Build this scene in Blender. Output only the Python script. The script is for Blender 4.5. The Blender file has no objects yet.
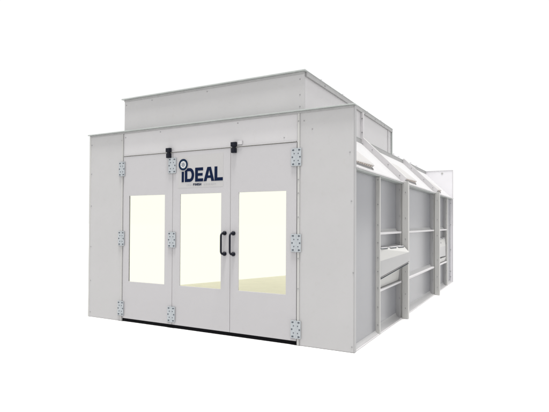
import bpy, bmesh, math, random
from mathutils import Matrix, Vector
random.seed(4)
scene = bpy.context.scene
COL = scene.collection
PI = math.pi

# ------------------------------------------------------------------ materials
def mat(name, col, rough=0.45, spec=0.4, metal=0.0, var=0.03, vscale=1.3, bump=0.0, bscale=160.0, wave=0.0, grime=0.0, rvar=.07):
    m = bpy.data.materials.new(name); m.use_nodes = True
    nt = m.node_tree; N = nt.nodes; L = nt.links
    b = N['Principled BSDF']
    b.inputs['Roughness'].default_value = rough
    b.inputs['Specular IOR Level'].default_value = spec
    b.inputs['Metallic'].default_value = metal
    tc = N.new('ShaderNodeTexCoord')
    ns = N.new('ShaderNodeTexNoise'); ns.inputs['Scale'].default_value = vscale; ns.inputs['Detail'].default_value = 6
    L.new(tc.outputs['Object'], ns.inputs['Vector'])
    r = N.new('ShaderNodeValToRGB')
    r.color_ramp.elements[0].position = 0.3; r.color_ramp.elements[1].position = 0.7
    r.color_ramp.elements[0].color = (*[c*(1-var) for c in col], 1)
    r.color_ramp.elements[1].color = (*[min(1, c*(1+var)) for c in col], 1)
    L.new(ns.outputs['Fac'], r.inputs['Fac'])
    out = r.outputs['Color']
    if grime:
        n2 = N.new('ShaderNodeTexNoise'); n2.inputs['Scale'].default_value = 9; n2.inputs['Detail'].default_value = 10; n2.inputs['Roughness'].default_value = 0.75
        L.new(tc.outputs['Object'], n2.inputs['Vector'])
        r2 = N.new('ShaderNodeValToRGB'); r2.color_ramp.elements[0].position = 0.56; r2.color_ramp.elements[1].position = 0.78
        r2.color_ramp.elements[0].color = (1, 1, 1, 1); g = 1-grime; r2.color_ramp.elements[1].color = (g, g*0.99, g*0.97, 1)
        L.new(n2.outputs['Fac'], r2.inputs['Fac'])
        mx = N.new('ShaderNodeMix'); mx.data_type = 'RGBA'; mx.blend_type = 'MULTIPLY'; mx.inputs[0].default_value = 1
        L.new(out, mx.inputs[6]); L.new(r2.outputs['Color'], mx.inputs[7]); out = mx.outputs[2]
    L.new(out, b.inputs['Base Color'])
    if rvar:
        mr = N.new('ShaderNodeMapRange'); mr.inputs[3].default_value = rough-rvar; mr.inputs[4].default_value = rough+rvar
        n3 = N.new('ShaderNodeTexNoise'); n3.inputs['Scale'].default_value = 3.5; n3.inputs['Detail'].default_value = 5
        L.new(tc.outputs['Object'], n3.inputs['Vector']); L.new(n3.outputs['Fac'], mr.inputs[0]); L.new(mr.outputs[0], b.inputs['Roughness'])
    prev = None
    if wave:
        nw = N.new('ShaderNodeTexNoise'); nw.inputs['Scale'].default_value = 1.1; nw.inputs['Detail'].default_value = 1
        L.new(tc.outputs['Object'], nw.inputs['Vector'])
        bw = N.new('ShaderNodeBump'); bw.inputs['Strength'].default_value = 1; bw.inputs['Distance'].default_value = wave
        L.new(nw.outputs['Fac'], bw.inputs['Height']); prev = bw
    if bump:
        nb = N.new('ShaderNodeTexNoise'); nb.inputs['Scale'].default_value = bscale; nb.inputs['Detail'].default_value = 3
        L.new(tc.outputs['Object'], nb.inputs['Vector'])
        bb = N.new('ShaderNodeBump'); bb.inputs['Strength'].default_value = 0.6; bb.inputs['Distance'].default_value = bump
        L.new(nb.outputs['Fac'], bb.inputs['Height'])
        if prev: L.new(prev.outputs['Normal'], bb.inputs['Normal'])
        prev = bb
    if prev: L.new(prev.outputs['Normal'], b.inputs['Normal'])
    return m

M = {}
M['paint']  = mat('white_paint', (.382, .378, .381), .42, .35, wave=.010, bump=.0006, grime=.05)
M['door']   = mat('door_paint', (.385, .378, .388), .40, .35, var=.02, wave=.006, bump=.0005, grime=.04)
M['header'] = mat('header_paint', (.450, .442, .450), .42, .35, var=.02, wave=.008, grime=.04)
M['side']   = mat('shaded_grey_panel_paint', (.205, .208, .222), .25, .4, var=.03, vscale=.8, wave=.003, rvar=.02)  # grey panels, darkened further for the dimmer light on the side walls
M['return'] = mat('pale_panel_paint', (.305, .304, .308), .38, .35, var=.03)
M['flange'] = mat('flange_paint', (.40, .398, .388), .45, .35, var=.03, grime=.06)
M['ledge']  = mat('ledge_paint', (.50, .49, .50), .45, .35)
M['hip']    = mat('bright_white_paint', (.425, .423, .43), .42, .25, wave=.006)
M['fixture'] = mat('fixture_paint', (.365, .358, .356), .5, .2)
M['rear']   = mat('brightened_rear_paint', (.70, .69, .715), .42, .35, wave=.008)  # lightened to carry light bounced off the roof; clips share it
M['galv']   = mat('galvanised_steel', (.36, .38, .37), .5, .4, metal=.3, var=.06, vscale=12)
M['galvd']  = mat('shaded_galvanised_steel', (.315, .315, .315), .55, .4, metal=.2, var=.06, vscale=14)  # darker galvanised copy, shade under caps and at roof edge put into colour
M['steel']  = mat('hinge_zinc', (.36, .385, .405), .48, .5, metal=.25, var=.06, vscale=30)
M['hole']   = mat('dark_recess', (.075, .085, .10), .7, .15)
M['screw']  = mat('screw_head', (.25, .25, .255), .5, .5, metal=.5)
M['gap']    = mat('joint_shadow_gap', (.10, .10, .105), .8, .1)
M['black']  = mat('black_plastic', (.006, .007, .013), .35, .16, var=.1)
M['rubber'] = mat('black_rubber', (.004, .004, .005), .8, .05, var=.15, vscale=40)
M['navy']   = mat('navy_vinyl', (.003, .009, .034), .5, .06, var=.05)
M['navy2']  = mat('slate_vinyl', (.007, .022, .048), .5, .06, var=.05)
M['sign']   = mat('sign_film', (.380, .374, .375), .42, .35, var=.015)
M['signw']  = mat('white_vinyl', (.56, .56, .56), .4, .35)
M['greyink'] = mat('pale_grey_ink', (.34, .34, .35), .5, .3)
M['greyhub'] = mat('grey_vinyl', (.16, .18, .21), .5, .3)
M['brown']  = mat('brown_vent', (.40, .36, .33), .8, .1, var=.25, vscale=30)
M['ground'] = mat('white_floor', (.62, .62, .62), .9, .1, var=.01)
M['floor']  = mat('pale_khaki_floor', (.86, .825, .69), .75, .2, var=.03, vscale=3)

def glow_material(name, strength):
    m = bpy.data.materials.new(name); m.use_nodes = True
    nt = m.node_tree; nt.nodes.clear()
    e = nt.nodes.new('ShaderNodeEmission'); e.inputs['Color'].default_value = (1, 1, .875, 1); e.inputs['Strength'].default_value = strength
    o = nt.nodes.new('ShaderNodeOutputMaterial'); nt.links.new(e.outputs[0], o.inputs[0]); return m
M['lit'] = glow_material('cabin_glow', 1.08)  # emission added to plain cabin surfaces so the windows look evenly bright

def glass():
    m = bpy.data.materials.new('clear_glass'); m.use_nodes = True
    nt = m.node_tree; nt.nodes.clear(); N = nt.nodes; L = nt.links
    t = N.new('ShaderNodeBsdfTransparent'); t.inputs[0].default_value = (.985, .99, .98, 1)
    g = N.new('ShaderNodeBsdfGlossy'); g.inputs['Roughness'].default_value = .03
    lw = N.new('ShaderNodeFresnel'); lw.inputs['IOR'].default_value = 1.22
    mx = N.new('ShaderNodeMixShader'); L.new(lw.outputs[0], mx.inputs[0]); L.new(t.outputs[0], mx.inputs[1]); L.new(g.outputs[0], mx.inputs[2])
    o = N.new('ShaderNodeOutputMaterial'); L.new(mx.outputs[0], o.inputs[0]); return m
M['glass'] = glass()

# ------------------------------------------------------------------ mesh helper
class MB:
    def __init__(s): s.v = []; s.f = []; s.m = []; s.mats = []
    def mi(s, n):
        if n not in s.mats: s.mats.append(n)
        return s.mats.index(n)
    def add(s, vs, fs, m):
        o = len(s.v); s.v += [tuple(p) for p in vs]; k = s.mi(m)
        for f in fs: s.f.append([i+o for i in f]); s.m.append(k)
        return s
    def box(s, x0, x1, y0, y1, z0, z1, m):
        x0, x1 = min(x0, x1), max(x0, x1)
        vs = [(x, y, z) for z in (z0, z1) for y in (y0, y1) for x in (x0, x1)]
        return s.add(vs, [(0, 2, 3, 1), (4, 5, 7, 6), (0, 1, 5, 4), (2, 6, 7, 3), (0, 4, 6, 2), (1, 3, 7, 5)], m)
    def loft(s, a, b, m):                       # solid between two profiles with the same count
        n = len(a); vs = list(a)+list(b)
        fs = [tuple(range(n))[::-1], tuple(range(n, 2*n))]
        fs += [(i, (i+1) % n, n+(i+1) % n, n+i) for i in range(n)]
        return s.add(vs, fs, m)
    def plate(s, pts, y0, y1, m):               # x,z outline extruded in y
        return s.loft([(x, y0, z) for x, z in pts], [(x, y1, z) for x, z in pts], m)
    def disc(s, c, r, ax, d, m, n=10):          # short cylinder: axis index, depth d
        a = []; b = []
        for i in range(n):
            u, w = r*math.cos(2*PI*i/n), r*math.sin(2*PI*i/n)
            p = list(c); q = list(c)
            o = [k for k in range(3) if k != ax]
            p[o[0]] += u; p[o[1]] += w; q[o[0]] += u; q[o[1]] += w; q[ax] += d
            a.append(p); b.append(q)
        return s.loft(a, b, m)
    def ring(s, c, r0, r1, y0, y1, m, n=40):
        x, z = c; P = lambda r, i, y: (x+r*math.cos(2*PI*i/n), y, z+r*math.sin(2*PI*i/n))
        vs = []; fs = []
        for i in range(n): vs += [P(r0, i, y0), P(r1, i, y0), P(r1, i, y1), P(r0, i, y1)]
        for i in range(n):
            j = (i+1) % n
            for k in range(4): fs.append((4*i+k, 4*j+k, 4*j+(k+1) % 4, 4*i+(k+1) % 4))
        return s.add(vs, fs, m)
    def tube(s, pts, r, m, n=12):
        pts = [Vector(p) for p in pts]; rings = []
        for i, p in enumerate(pts):
            t = (pts[min(i+1, len(pts)-1)]-pts[max(i-1, 0)]).normalized()
            u = t.cross(Vector((1, 0, 0))).normalized(); w = t.cross(u)
            rings.append([p+u*r*math.cos(2*PI*k/n)+w*r*math.sin(2*PI*k/n) for k in range(n)])
        vs = [q for R in rings for q in R]; fs = []
        for i in range(len(pts)-1):
            for k in range(n): fs.append((i*n+k, i*n+(k+1) % n, (i+1)*n+(k+1) % n, (i+1)*n+k))
        fs += [tuple(range(n))[::-1], tuple(range((len(pts)-1)*n, len(pts)*n))]
        return s.add(vs, fs, m)
    def ball(s, c, r, m, n=14):
        vs = []; fs = []; h = n//2
        for i in range(1, h):
            for k in range(n):
                a = PI*i/h; vs.append((c[0]+r*math.sin(a)*math.cos(2*PI*k/n), c[1]+r*math.sin(a)*math.sin(2*PI*k/n), c[2]+r*math.cos(a)))
        t = len(vs); vs += [(c[0], c[1], c[2]+r), (c[0], c[1], c[2]-r)]
        for i in range(h-2):
            for k in range(n): fs.append((i*n+k, i*n+(k+1) % n, (i+1)*n+(k+1) % n, (i+1)*n+k))
        for k in range(n): fs.append((t, (k+1) % n, k)); fs.append((t+1, (h-2)*n+k, (h-2)*n+(k+1) % n))
        return s.add(vs, fs, m)
    def build(s, name, parent=None, bevel=0.0, smooth=False, label=None):
        xs, ys, zs = zip(*s.v)
        org = Vector(((min(xs)+max(xs))/2, (min(ys)+max(ys))/2, min(zs)))
        me = bpy.data.meshes.new(name)
        me.from_pydata([Vector(v)-org for v in s.v], [], s.f)
        for n in s.mats: me.materials.append(M[n])
        for p, k in zip(me.polygons, s.m): p.material_index = k; p.use_smooth = smooth
        bm = bmesh.new(); bm.from_mesh(me); bmesh.ops.recalc_face_normals(bm, faces=bm.faces); bm.to_mesh(me); bm.free()
        o = bpy.data.objects.new(name, me); COL.objects.link(o)
        W0[o.name] = org
        if parent: o.parent = parent; o.location = org-W0[parent.name]
        else: o.location = org
        if bevel:
            b = o.modifiers.new('edge', 'BEVEL'); b.width = bevel; b.segments = 2; b.limit_method = 'ANGLE'; b.angle_limit = math.radians(50)
        if label: o['label'] = label
        return o
W0 = {}

# ------------------------------------------------------------------ the booth: x right, y back, z up; front right corner at the origin
W, LEN, H = 4.793, 8.38, 3.1275
XR, ZR = -.75, 3.085            # edge of the flat roof
EZ = 2.335                      # eave
booth = bpy.data.objects.new('spray_booth', None); COL.objects.link(booth)
booth.location = (-W/2, LEN/2, 0); W0['spray_booth'] = Vector(booth.location)
booth['label'] = 'white panelled vehicle spray booth with three glazed front doors and a raised roof box'
booth['category'] = 'spray booth'

def screws(mb, pts, ax, m='screw', r=.0085, d=-.006):
    for p in pts: mb.disc(p, r, ax, d, m, 8)

# --- front wall
b = MB(); b.box(-W, -3.992, 0, .06, 0, 3.110, 'paint')
b.box(-W-.004, -W+.030, -.004, .064, 0, 3.110, 'flange')
screws(b, [(-W+.05, 0, z) for z in (.08, .62, 1.2, 1.9, 2.45, 2.95)]+[(-4.03, 0, 2.98)], 1)
b.box(-4.018, -3.996, -.012, -.001, 0, H-.0425, 'flange')
b.build('front_wall_panel', booth, .003)
b = MB(); b.box(-.800, -.006, 0, .06, 0, 3.110, 'paint')
b.box(-.790, -.760, -.014, -.001, .0, H-.0425, 'flange')
b.box(-.0055, .004, -.004, .064, 0, 3.110, 'return')
screws(b, [(-.775, -.014, z) for z in (2.2, 2.02, 1.7, 1.15, .75, 2.98)], 1)
screws(b, [(-.70, 0, 2.98), (-.06, 0, 2.52), (-.03, 0, .07), (-.015, 0, 1.0), (-.58, 0, 2.86), (-.04, 0, 1.9)], 1)
b.build('front_wall_panel', booth, .003)
b = MB(); b.box(-3.990, -.802, .006, .06, 2.712, 3.110, 'header')
b.box(-3.975, -.815, -.006, .005, 2.712, 2.728, 'paint')
screws(b, [(x, .006, z) for x, z in ((-3.2, 3.05), (-1.75, 3.05), (-1.0, 2.78), (-3.95, 3.02))], 1)
b.build('header_panel', booth, .003)
b = MB()
b.box(-W-.010, .012, -.042, .075, H-.016, H, 'galv')
b.box(-W+.032, -.007, -.0125, -.0005, H-.042, H-.0165, 'galvd')
b.build('wall_cap_trim', booth, .002)
b = MB(); b.box(-1.742, -1.665, -.018, .004, 2.738, 2.79, 'header')
b.build('bracket', booth, .002)

# door frame reveals behind the leaves
b = MB(); b.box(-3.992, -3.94, .062, .11, 0, 2.75, 'gap'); b.box(-.86, -.80, .062, .11, 0, 2.75, 'gap'); b.box(-3.94, -.86, .062, .11, 2.66, 2.75, 'gap')
b.build('door_frame', booth)
b = MB(); b.box(-3.982, -.806, .004, .05, 0, .0455, 'rubber')
b.build('bottom_seal', booth)

# --- doors
def leaf(x0, x1, wx0, wx1, label):
    z0, z1, a, c = .049, 2.703, .655, 2.056
    xs = [x0, wx0, wx1, x1]; zs = [z0, a, c, z1]
    y0, y1 = 0.0, .016
    vs = []; fs = []
    for y in (y0, y1):
        for z in zs:
            for x in xs: vs.append((x, y, z))
    I = lambda k, j, i: k*16+j*4+i
    for j in range(3):
        for i in range(3):
            if (i, j) == (1, 1): continue
            fs.append((I(0, j, i), I(0, j, i+1), I(0, j+1, i+1), I(0, j+1, i)))
            fs.append((I(1, j, i), I(1, j+1, i), I(1, j+1, i+1), I(1, j, i+1)))
    for i in range(3):
        fs.append((I(0, 0, i), I(1, 0, i), I(1, 0, i+1), I(0, 0, i+1))); fs.append((I(0, 3, i), I(0, 3, i+1), I(1, 3, i+1), I(1, 3, i)))
        fs.append((I(0, i, 0), I(0, i+1, 0), I(1, i+1, 0), I(1, i, 0))); fs.append((I(0, i, 3), I(1, i, 3), I(1, i+1, 3), I(0, i+1, 3)))
    fs.append((I(0, 1, 1), I(0, 1, 2), I(1, 1, 2), I(1, 1, 1))); fs.append((I(0, 2, 1), I(1, 2, 1), I(1, 2, 2), I(0, 2, 2)))
    fs.append((I(0, 1, 1), I(1, 1, 1), I(1, 2, 1), I(0, 2, 1))); fs.append((I(0, 1, 2), I(0, 2, 2), I(1, 2, 2), I(1, 1, 2)))
    b = MB(); b.add(vs, fs, 'door')
    d = b.build('door', booth, .002, label=label)
    g = MB(); g.box(wx0+.001, wx1-.001,  .009, .0145, a+.001, c-.001, 'glass'); g.build('window_pane', d)
    return d
d1 = leaf(-3.984, -2.9415, -3.855, -3.095, 'narrow plain outer door leaf with one window')
d2 = leaf(-2.9345, -1.8695, -2.788, -2.028, 'middle door leaf carrying the logo sign above its window')
d3 = leaf(-1.8635, -.8075, -1.724, -.965, 'wide plain door leaf with one window and black pull handle')

def hinge(parent, xc, zc, w=.146):
    b = MB(); h = .236; k = w/.146
    b.box(xc-w/2, xc-.006, -.020, -.0165, zc-h/2, zc+h/2, 'steel'); b.box(xc+.006, xc+w/2, -.020, -.0165, zc-h/2, zc+h/2, 'steel')
    b.box(xc-w/2+.008, xc-.006, -.0163, -.0005, zc-h/2+.005, zc+h/2-.005, 'steel'); b.box(xc+.006, xc+w/2-.008, -.0163, -.0005, zc-h/2+.005, zc+h/2-.005, 'steel')
    b.tube([(xc, -.017, zc-h/2-.006), (xc, -.017, zc+h/2+.006)], .0085, 'steel', 8)
    for sx in (-1, 1):
        for q, (dx, r) in enumerate(((.040, .011), (.030, .008), (.056, .011), (.030, .008), (.040, .011))):
            dz = (q-2)*.047
            b.disc((xc+sx*dx*k, -.020, zc+dz), r, 1, -.003, 'hole', 8)
            if q in (0, 4): b.disc((xc+sx*(dx+.014)*k, -.020, zc+dz), r*.7, 1, -.003, 'hole', 8)
    b.box(xc-w/2, xc+w/2, -.021, -.0165, zc-h/2-.006, zc-h/2-.0005, 'screw')
    return b.build('hinge', parent)
for z in (2.502, 1.355, .207):
    hinge(d1, -4.010, z, .128); hinge(d2, -2.938, z); hinge(d3, -.806, z)

def latch(parent, x0, x1):
    b = MB()
    b.box(x0, x1, -.050, -.011, 2.712, 2.775, 'black'); b.box(x0+.012, x1-.012, -.058, -.0505, 2.722, 2.765, 'black')
    b.box(x0+.006, x1-.012, -.046, -.0005, 2.622, 2.692, 'black'); b.box(x0+.02, x1-.024, -.054, -.0465, 2.634, 2.68, 'black')
    b.box(x0+.018, x1-.022, -.036, -.012, 2.686, 2.718, 'black')
    b.build('latch', parent, .004)
latch(d1, -3.045, -2.955); latch(d3, -1.838, -1.748)

def handle(parent, x):
    zt, zb, d = 1.470, 1.172, .100
    b = MB(); pts = []
    pts.append((x, -.0, zt))
    for i in range(7):
        a = PI/2*i/6; pts.append((x, -.035-(d-.035)*math.sin(a), zt-.055*(1-math.cos(a))+.012*math.sin(a)))
    for i in range(7):
        a = PI/2*(1-i/6); pts.append((x, -.035-(d-.035)*math.sin(a), zb+.055*(1-math.cos(a))-.012*math.sin(a)))
    pts.append((x, -.0, zb))
    b.tube(pts, .0145, 'black')
    for z in (zt, zb): b.disc((x, 0, z), .031, 1, -.02, 'black', 16); b.ball((x, -.022, z), .027, 'black')
    b.build('handle', parent, smooth=True)
handle(d2, -1.958); handle(d3, -1.806)

# --- logo sign on the middle leaf
b = MB()
b.box(-2.836, -1.992, -.0015, -.0003, 2.150, 2.640, 'sign')
zb, zt = 2.237, 2.447
Y0, Y1 = -.0045, -.0016
b.plate([(-2.760, zb), (-2.717, zb), (-2.717, 2.398), (-2.760, 2.398)], Y0, Y1, 'navy')       # i
def bar(x0, x1, z0, z1, m='navy'): b.box(x0, x1, Y0, Y1, z0, z1, m)
def arc_d(x0, x1, z0, z1, t):                                   # D as a closed band of quads
    r = (z1-z0)/2*.98; n = 12; cx = x1-r*.80; cz = (z0+z1)/2
    def prof(ins):
        P = [(x0+ins, z0+ins)]
        for i in range(n+1):
            a = -PI/2+PI*i/n; P.append((cx+(r*.80-ins)*math.cos(a)*1.0, cz+((z1-z0)/2-ins)*math.sin(a)))
        P.append((x0+ins, z1-ins)); return P
    o, q = prof(0), prof(t); k = len(o)
    vs = [(x, y, z) for P, y in ((o, Y0), (q, Y0), (o, Y1), (q, Y1)) for x, z in P]; fs = []
    for i in range(k):
        j = (i+1) % k
        fs += [(i, j, k+j, k+i), (2*k+i, 3*k+i, 3*k+j, 2*k+j), (i, 2*k+i, 2*k+j, j), (k+i, k+j, 3*k+j, 3*k+i)]
    b.add(vs, fs, 'navy')
arc_d(-2.699, -2.522, zb, zt, .047)                              # D
bar(-2.503, -2.452, zb, zt); bar(-2.4518, -2.354, zb, zb+.046); bar(-2.4518, -2.364, zb+.085, zb+.126); bar(-2.4518, -2.356, zt-.046, zt)   # E
b.plate([(-2.345, zb), (-2.292, zb), (-2.242, zt-.045), (-2.2425, zt), (-2.277, zt)], Y0, Y1, 'navy')      # A
b.plate([(-2.2415, zt), (-2.2415, zt-.045), (-2.204, zb), (-2.150, zb), (-2.212, zt)], Y0, Y1, 'navy')
b.box(-2.297, -2.200, Y0+.0004, Y1-.0001, zb+.046, zb+.084, 'navy')
bar(-2.147, -2.097, zb, zt); bar(-2.0968, -1.999, zb, zb+.048)  # L
wc = (-2.728, 2.505)
b.disc((wc[0], -.0056, wc[1]), .098, 1, -.0015, 'sign', 40)      # pale outline round the wheel
b.ring(wc, .056, .088, -.0095, -.0072, 'navy2'); b.ring(wc, .078, .0875, -.0105, -.0096, 'navy')
b.disc((wc[0], -.0072, wc[1]), .055, 1, -.0015, 'signw', 30)
b.ring(wc, .020, .029, -.0100, -.0088, 'greyhub', 24); b.disc((wc[0], -.0088, wc[1]), .010, 1, -.001, 'greyhub', 12)
for i in range(8):
    a = 2*PI*i/8+.2; ca, sa = math.cos(a), math.sin(a); w = .0045
    b.plate([(wc[0]+r*ca-s_*w*sa, wc[1]+r*sa+s_*w*ca) for r, s_ in ((.012, -1), (.046, -1), (.046, 1), (.012, 1))], -.0098+.0001*i, -.0088, 'greyhub')
# small line under the name
GL = {'F': [(0, .28, 0, 1), (.28, 1, .78, 1), (.28, .85, .4, .62)], 'I': [(0, 1, 0, 1)],
      'N': [(0, .26, 0, 1), (.74, 1, 0, 1), 'n'], 'S': [(0, 1, 0, .2), (0, 1, .8, 1), (0, 1, .4, .6), (0, .28, .6, .8), (.72, 1, .2, .4)],
      'H': [(0, .28, 0, 1), (.72, 1, 0, 1), (.28, .72, .4, .62)]}
x = -2.540; hz = .034; z0 = 2.178
for ch in 'FINISH':
    w = .010 if ch == 'I' else .027
    for q in GL[ch]:
        if q == 'n': b.plate([(x, z0+hz), (x+.26*w, z0+hz), (x+w, z0), (x+.74*w, z0)], Y0+.0006, Y1, 'navy')
        else: bar(x+q[0]*w, x+q[1]*w, z0+q[2]*hz, z0+q[3]*hz)
    x += w+.005
def fine(x0, x1):
    x = x0
    while x < x1:
        w = random.uniform(.010, .016); b.box(x, x+w, -.0040, Y1, z0+.009, z0+.009+random.choice((.013, .016, .010)), 'greyink'); x += w+random.choice((.004, .005, .012))
fine(-2.665, -2.575); fine(-2.345, -2.135)
b.build('logo_sign', d2, label='grey sign lettered iDEAL in navy with a wheel as the dot')

# --- side walls (right as seen, and its mirror on the far side)
def side(right):
    X = (lambda x: x) if right else (lambda x: -W-x)
    def bx(b, x0, x1, y0, y1, z0, z1, m): b.box(X(x0), X(x1), y0, y1, z0, z1, m)
    bays = [(.066, 1.13, .06), (1.175, 2.50, .10), (2.60, 5.60, .10), (5.70, 7.42, .10), (7.465, 8.378, .06)]
    for i, (y0, y1, r) in enumerate(bays):
        b = MB()
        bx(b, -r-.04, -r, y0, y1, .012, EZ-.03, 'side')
        bx(b, -r+.0005, -.002, y0, y1, 0, .012, 'ledge')                        # bottom flange
        if i in (1, 2, 3):
            bx(b, -r+.0005, -.03, y1-.035, y1-.002, .013, EZ-.03, 'return')       # return flange against the post
            ys = [y1-.0355]
            screws(b, [(X(-.035), y1-.035, z) for z in (.35, .95, 1.3, 1.75, 2.2)], 1)
        def fillet(z0, rr, ya, yb):  # added cove, paler than the panel, for the bright gradient above each ledge
            n_ = 8; arcp = [(-r+rr-rr*math.cos(PI/2*k/n_), z0+rr-rr*math.sin(PI/2*k/n_)) for k in range(n_+1)]
            prof = [(-r-.001, z0)]+[(-r-.001, z0+rr)]+arcp[1:]
            b.loft([(X(x), ya, z) for x, z in prof], [(X(x), yb, z) for x, z in prof], 'return')
        fillet(.0125, r-.012, y0+.001, y1-.036 if i in (1, 2, 3) else y1-.001)
        if i in (1, 2, 3):
            for z in (.6485, 1.4875): fillet(z, .055, y0+.002, y1-.037)
        b.build('side_panel', booth)
        if i in (1, 2, 3):
            for z in (.648, 1.487):
                b = MB(); bx(b, -r+.001, -.004, y0+.001, y1-.036, z-.012, z, 'ledge'); bx(b, -.0075, -.0045, y0+.001, y1-.036, z-.03, z-.0125, 'ledge')
                b.build('shelf_flange', booth, .0015)
    for y0, y1, x0, x1, z1 in ((1.131, 1.174, -.14, .0, EZ-.03), (2.502, 2.598, -.14, .1, EZ+.01), (5.602, 5.698, -.14, .1, EZ+.01), (7.421, 7.464, -.14, .0, EZ-.03)):
        b = MB()
        if x1 > .05:
            bx(b, -.003, x1, y0, y0+.012, 0, z1, 'flange'); bx(b, x0, -.003, y0+.02, y1-.02, 0, z1-.02, 'flange'); bx(b, -.003, x1-.03, y1-.012, y1, 0, z1, 'flange')
            bx(b, x1-.012, x1, y0+.013, y1-.013, 0, z1, 'flange')
            screws(b, [(X(.055), y0, z) for z in (.18, .42, .8, 1.36, 1.72, 2.16)], 1)
        else:
            bx(b, x0, x1, y0, y1, 0, z1, 'flange')
            screws(b, [(X(-.027), y0, z) for z in (.14, .4, .68, .92, 1.12, 1.34, 1.6, 1.9, 2.26)], 1)
        b.build('wall_post', booth, .0025)
    # eave angle
    for y0, y1 in ((.066, 2.50), (2.60, 5.60), (5.70, 8.378)):
        b = MB(); bx(b, -.14, .012, y0, y1, EZ-.028, EZ-.012, 'galv'); bx(b, -.02, .030, y0, y1, EZ-.0115, EZ+.006, 'ledge')
        b.build('eave_trim', booth, .0015)
    # slope: local (y, s up the slope, h off it)
    A = Vector((-.005, 0, EZ+.008)); B = Vector((XR, 0, ZR-.01)); D = B-A; n = Vector((-D.z, 0, D.x)).normalized()
    if n.x < 0: n = -n
    def P(y, s, h):
        v = A+D*s+n*h; return (X(v.x), y, v.z)
    def slab(b, y0, y1, s0, s1, h0, h1, m):
        b.loft([P(y0, s0, h0), P(y0, s1, h0), P(y0, s1, h1), P(y0, s0, h1)], [P(y1, s0, h0), P(y1, s1, h0), P(y1, s1, h1), P(y1, s0, h1)], m)
    for y0, y1 in ((.066, 2.50), (2.60, 5.60), (5.70, 8.378)):
        b = MB(); slab(b, y0, y1, 0, 1, -.04, 0, 'hip'); b.build('roof_slope_panel', booth)
        b = MB(); bx(b, XR+.001, XR+.028, y0, y1, ZR-.035, ZR+.040, 'galvd'); bx(b, XR-.05, XR+.031, y0, y1, ZR+.0405, ZR+.046, 'galv')
        b.build('roof_edge_trim', booth, .001)
    for y0 in (2.502, 5.602):
        b = MB(); slab(b, y0, y0+.012, -.02, 1.03, 0, .095, 'ledge'); slab(b, y0+.013, y0+.096, -.0, 1.03, .083, .0949, 'flange')
        screws(b, [P(y0, s, .05) for s in (.1, .37, .75)], 1)
        b.build('slope_rib', booth, .0015)
    # light fixtures lying on the slope
    for y0, y1 in ((.10, .98), (2.75, 3.86), (5.80, 6.75)):
        b = MB()
        lo = lambda y, k: [P(y, .10, .0005), P(y, .60, .0005), P(y, .585, .025), P(y, .13, .050+k), P(y, .095, .044+k)]
        b.loft(lo(y0, -.01), lo(y1, .015), 'fixture')
        for k in range(9):
            ya = y0+.03+(y1-y0-.09)*k/9; t = (ya-y0)/(y1-y0)
            b.loft([P(ya, .088, .022), P(ya, .0945, .022), P(ya, .0945, .036+.018*t), P(ya, .088, .036+.018*t)],
                   [P(ya+(y1-y0)/9*.7, .088, .022), P(ya+(y1-y0)/9*.7, .0945, .022), P(ya+(y1-y0)/9*.7, .0945, .036+.018*t), P(ya+(y1-y0)/9*.7, .088, .036+.018*t)], 'brown')
        b.loft([P(y1+.001, .07, .0006), P(y1+.001, .62, .0006), P(y1+.001, .62, .015), P(y1+.001, .07, .015)], [P(y1+.02, .07, .0006), P(y1+.02, .62, .0006), P(y1+.02, .62, .015), P(y1+.02, .07, .015)], 'fixture')
        b.build('slope_light_box', booth, .003)
    # wedge shaped light boxes in the wall bays
    for y0, y1, k in ((1.180, 2.455, 1.0), (5.71, 7.34, -.25)):
        b = MB()
        pl = [(-.098, 1.27), (-.03, 1.245), (.0, 1.068), (.0, .824), (-.012, .812), (-.098, .79)]
        pr = [(-.098, 1.27), (.045, 1.230), (.128, 1.140), (.124, .975), (.112, .96), (-.098, .90)]
        pr = [(a[0]+(c[0]-a[0])*k, a[1]+(c[1]-a[1])*k) for a, c in zip(pl, pr)]
        L_ = [(X(x), y0, z) for x, z in pl]; R_ = [(X(x), y1, z) for x, z in pr]
        for q in range(6):
            j = (q+1) % 6
            b.add([L_[q], L_[j], R_[j], R_[q]], [(0, 1, 2, 3)], {0: 'paint', 1: 'flange', 2: 'return'}.get(q, 'flange'))  # outer lower face in a darker tone, its shade put into the colour
        b.add(L_, [tuple(range(6))], 'return'); b.add(R_, [tuple(range(6))], 'return')
        b.loft([(X(-.095), y0, .655), (X(-.055), y0, .655), (X(-.02), y0, pl[4][1]-.012), (X(-.095), y0, pl[5][1]-.005)],
               [(X(-.095), y1, .655), (X(-.055), y1, .655), (X(-.02), y1, pr[4][1]-.012), (X(-.095), y1, pr[5][1]-.005)], 'flange')
        mixp = lambda t, q: Vector(L_[q]).lerp(Vector(R_[q]), t)
        for t in (.06, .40, .72):                                        # clips with slots along the top edge
            for t0, t1, zz, m in ((t, t+.24, -.004, 'hole'), (t+.005, t+.22, .0045, 'ledge')):
                p, q = mixp(t0, 1), mixp(t1, 1)
                hh = .008 if m == 'hole' else .013
                o = Vector((.004 if right else -.004, 0, 0)) if m == 'hole' else Vector((0, 0, 0))
                b.loft([p+o+Vector((-.03, 0, zz)), p+o+Vector((.012, 0, zz)), p+o+Vector((.012, 0, zz+hh)), p+o+Vector((-.03, 0, zz+hh))],
                       [q+o+Vector((-.03, 0, zz)), q+o+Vector((.012, 0, zz)), q+o+Vector((.012, 0, zz+hh)), q+o+Vector((-.03, 0, zz+hh))], m)
        p, q = mixp(.0, 3), mixp(1., 3); sgn = 1 if right else -1
        e = lambda v, dx, dz: v+Vector((sgn*dx, 0, dz))
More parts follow.
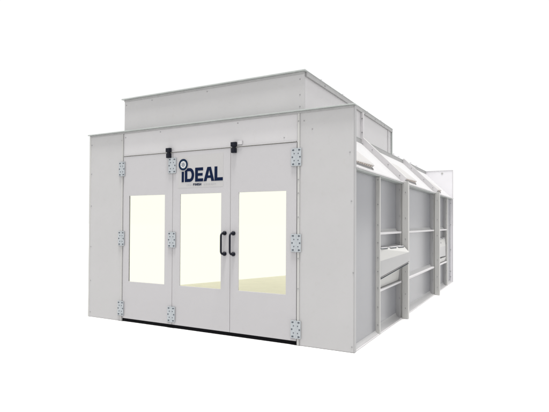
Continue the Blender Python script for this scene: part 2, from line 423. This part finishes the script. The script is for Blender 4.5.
        b.loft([e(p, -.02, -.001), e(p, .0035, -.001), e(p, .0035, .008), e(p, -.02, .008)], [e(q, -.02, -.001), e(q, .0035, -.001), e(q, .0035, .008), e(q, -.02, .008)], 'gap')
        b.loft([e(p, -.02, -.030), e(p, -.002, -.030), e(p, -.002, -.022), e(p, -.02, -.022)], [e(q, -.02, -.030), e(q, -.002, -.030), e(q, -.002, -.022), e(q, -.02, -.022)], 'hole')
        v = mixp(.55, 1).lerp(mixp(.55, 2), .5); b.disc((v.x+sgn*.006, v.y, v.z), .010, 0, -.01, 'hole', 8)
        b.build('wall_light_box', booth, .002)
side(True); side(False)

# --- rear wall
b = MB(); b.box(-W, 0, 8.379, 8.44, 0, H-.004, 'rear'); b.box(-W-.006, .006, 8.372, 8.446, H-.0035, H+.006, 'ledge')
b.box(-.002, .006, 8.372, 8.446, 0, H-.0045, 'ledge')
screws(b, [(-.05, 8.379, z) for z in (.15, .3, .9, 1.6, 2.2)], 1); b.disc((-.28, 8.379, 3.05), .03, 1, -.006, 'flange', 6)
b.build('rear_wall', booth)

# --- roof deck and roof box (plenum)
b = MB(); b.box(-W-XR, XR, .07, 8.377, ZR-.04, ZR+.039, 'hip'); b.build('roof_deck', booth)
PX0, PX1, PY0, PY1, PZ = -W+.738, -.742, .078, 4.607, 3.684
root = MB()
root.box(PX0, PX1, PY0, PY0+.04, ZR+.0395, PZ-.0165, 'paint')
screws(root, [(x, PY0, z) for x, z in ((PX0+.04, 3.58), (-3.45, 3.60), (-2.35, 3.60), (-.80, 3.57), (-.80, 3.36), (-.80, 3.2))], 1, d=-.005)
roofbox = root.build('roof_box', booth, .002)
for right in (True, False):
    X = (lambda x: x) if right else (lambda x: -W-x)
    for i, (y0, y1) in enumerate(((PY0+.041, 2.49), (2.53, PY1-.041))):
        b = MB(); b.box(X(PX1-.04), X(PX1), y0, y1, ZR-.03 if not i else ZR-.03, PZ-.03, 'header')
        b.build('box_side_panel', roofbox)
    b = MB(); b.box(X(PX1-.04), X(PX1+.05), 2.491, 2.529, ZR-.03, PZ-.075, 'ledge'); screws(b, [(X(PX1+.03), 2.491, z) for z in (3.25, 3.5)], 1, r=.012)
    b.build('seam_flange', roofbox)
    b = MB(); b.box(X(PX1-.04), X(PX1+.028), PY1-.04, PY1, ZR+.0395, PZ-.075, 'galv'); b.box(X(PX1+.001), X(PX1+.015), PY1-.30, PY1-.27, ZR+.05, PZ-.075, 'header'); b.build('corner_flange', roofbox)
    b = MB(); b.box(X(PX1+.0005), X(PX1+.030), PY0+.041, PY1, PZ-.075, PZ-.009, 'galvd'); b.box(X(PX1-.05), X(PX1+.034), PY0+.042, PY1+.01, PZ-.0088, PZ, 'galv')
    for y in (.75, 1.9, 2.7, 3.3, 3.95): b.disc((X(PX1+.030), y, PZ-.045), .012, 0, .006 if right else -.006, 'screw', 8)
    b.build('cap_trim', roofbox, .0015)
    for y in (.72, 1.62, 2.95, 3.85):                                   # little upright clips on the cap
        b = MB(); b.plate([(X(PX1-.05), PZ+.055), (X(PX1-.006), PZ+.055), (X(PX1-.006), PZ+.0005), (X(PX1-.011), PZ+.0005), (X(PX1-.011), PZ+.050), (X(PX1-.05), PZ+.050)], y, y+.10, 'rear')
        b.build('clip', roofbox)
b = MB(); b.box(PX0-.035, PX1+.034, PY0-.042, PY0+.040, PZ-.016, PZ+.002, 'galv'); b.box(PX0+.001, PX1-.001, PY0-.012, PY0-.0005, PZ-.045, PZ-.0165, 'galvd')
b.build('cap_trim', roofbox, .002)
b = MB(); b.box(PX0, PX1, PY1-.04, PY1-.001, ZR+.04, PZ-.01, 'paint'); b.build('box_rear_panel', roofbox)
b = MB(); b.box(PX0+.041, PX1-.041, PY0+.041, PY1-.041, PZ-.06, PZ-.02, 'hip'); b.build('box_lid', roofbox)
for y in (4.9, 5.35, 6.0, 6.6, 7.3):
    b = MB(); b.plate([(XR-.05, ZR+.105), (XR-.002, ZR+.105), (XR-.002, ZR+.0465), (XR-.007, ZR+.0465), (XR-.007, ZR+.100), (XR-.05, ZR+.100)], y, y+.12, 'rear')
    b.build('clip', booth)

# --- cabin interior, walls and ceiling made to glow
b = MB(); z = lambda y: .34-.0555*(y-1.96)
y0, y1 = .13, 8.15
b.loft([(-4.40, y0, z(y0)-.05), (-.2, y0, z(y0)-.05), (-.2, y0, z(y0)), (-4.40, y0, z(y0))], [(-4.40, y1, -.03+.04), (-.2, y1, .01), (-.2, y1, z(y1)+.02), (-4.40, y1, z(y1)+.02)], 'floor')
b.build('cabin_floor', booth)
b = MB(); b.box(-4.45, -4.401, .13, 8.15, .02, 2.6, 'lit'); b.build('cabin_glow_wall', booth)
b = MB(); b.box(-4.40, -.2, 8.151, 8.2, .02, 2.45, 'lit'); b.build('cabin_glow_wall', booth)
b = MB(); b.box(-.199, -.16, .13, 8.15, .02, 2.2, 'lit'); b.build('cabin_glow_wall', booth)
b = MB(); b.box(-3.85, -.95, .13, 8.15, 2.94, 2.98, 'lit'); b.build('cabin_glow_ceiling', booth)

# ------------------------------------------------------------------ setting
b = MB(); R_ = 400; b.add([(-R_, -R_, -.004), (R_, -R_, -.004), (R_, R_, -.004), (-R_, R_, -.004)], [(0, 1, 2, 3)], 'ground')
g = b.build('ground'); g['kind'] = 'structure'

w = bpy.data.worlds.new('World'); scene.world = w; w.use_nodes = True
bg = w.node_tree.nodes['Background']; bg.inputs[0].default_value = (1, 1, 1, 1); bg.inputs[1].default_value = 1.03

sun = bpy.data.lights.new('sun', 'SUN'); sun.energy = 5.0; sun.angle = math.radians(12); sun.color = (1, .985, .96)
so = bpy.data.objects.new('sun', sun); COL.objects.link(so)
el, az = math.radians(80), math.radians(35)            # from the front, turned towards the right
d = Vector((math.sin(az)*math.cos(el), -math.cos(az)*math.cos(el), math.sin(el)))
so.rotation_euler = d.to_track_quat('Z', 'Y').to_euler(); so.location = (2, -6, 20)

# ------------------------------------------------------------------ camera
yaw, pit, rol = -.4958, .016, .0047
f = Vector((math.sin(yaw)*math.cos(pit), math.cos(yaw)*math.cos(pit), math.sin(pit)))
rt = Vector((math.cos(yaw), -math.sin(yaw), 0)); up = rt.cross(f)
rt2 = math.cos(rol)*rt+math.sin(rol)*up; up2 = -math.sin(rol)*rt+math.cos(rol)*up
cam = bpy.data.cameras.new('camera'); co = bpy.data.objects.new('camera', cam); COL.objects.link(co)
m3 = Matrix((rt2, up2, -f)).transposed(); m4 = m3.to_4x4(); m4.translation = Vector((1.9672, -5.7478, 1.6142)); co.matrix_world = m4
cam.sensor_fit = 'HORIZONTAL'; cam.sensor_width = 36; cam.lens = 477.14/549*36; cam.shift_y = 9.7838/549
cam.clip_start = .05; cam.clip_end = 2000
scene.camera = co
v = scene.view_settings; v.view_transform = 'Standard'; v.look = 'None'; v.exposure = 0; v.gamma = 1; v.use_curve_mapping = False
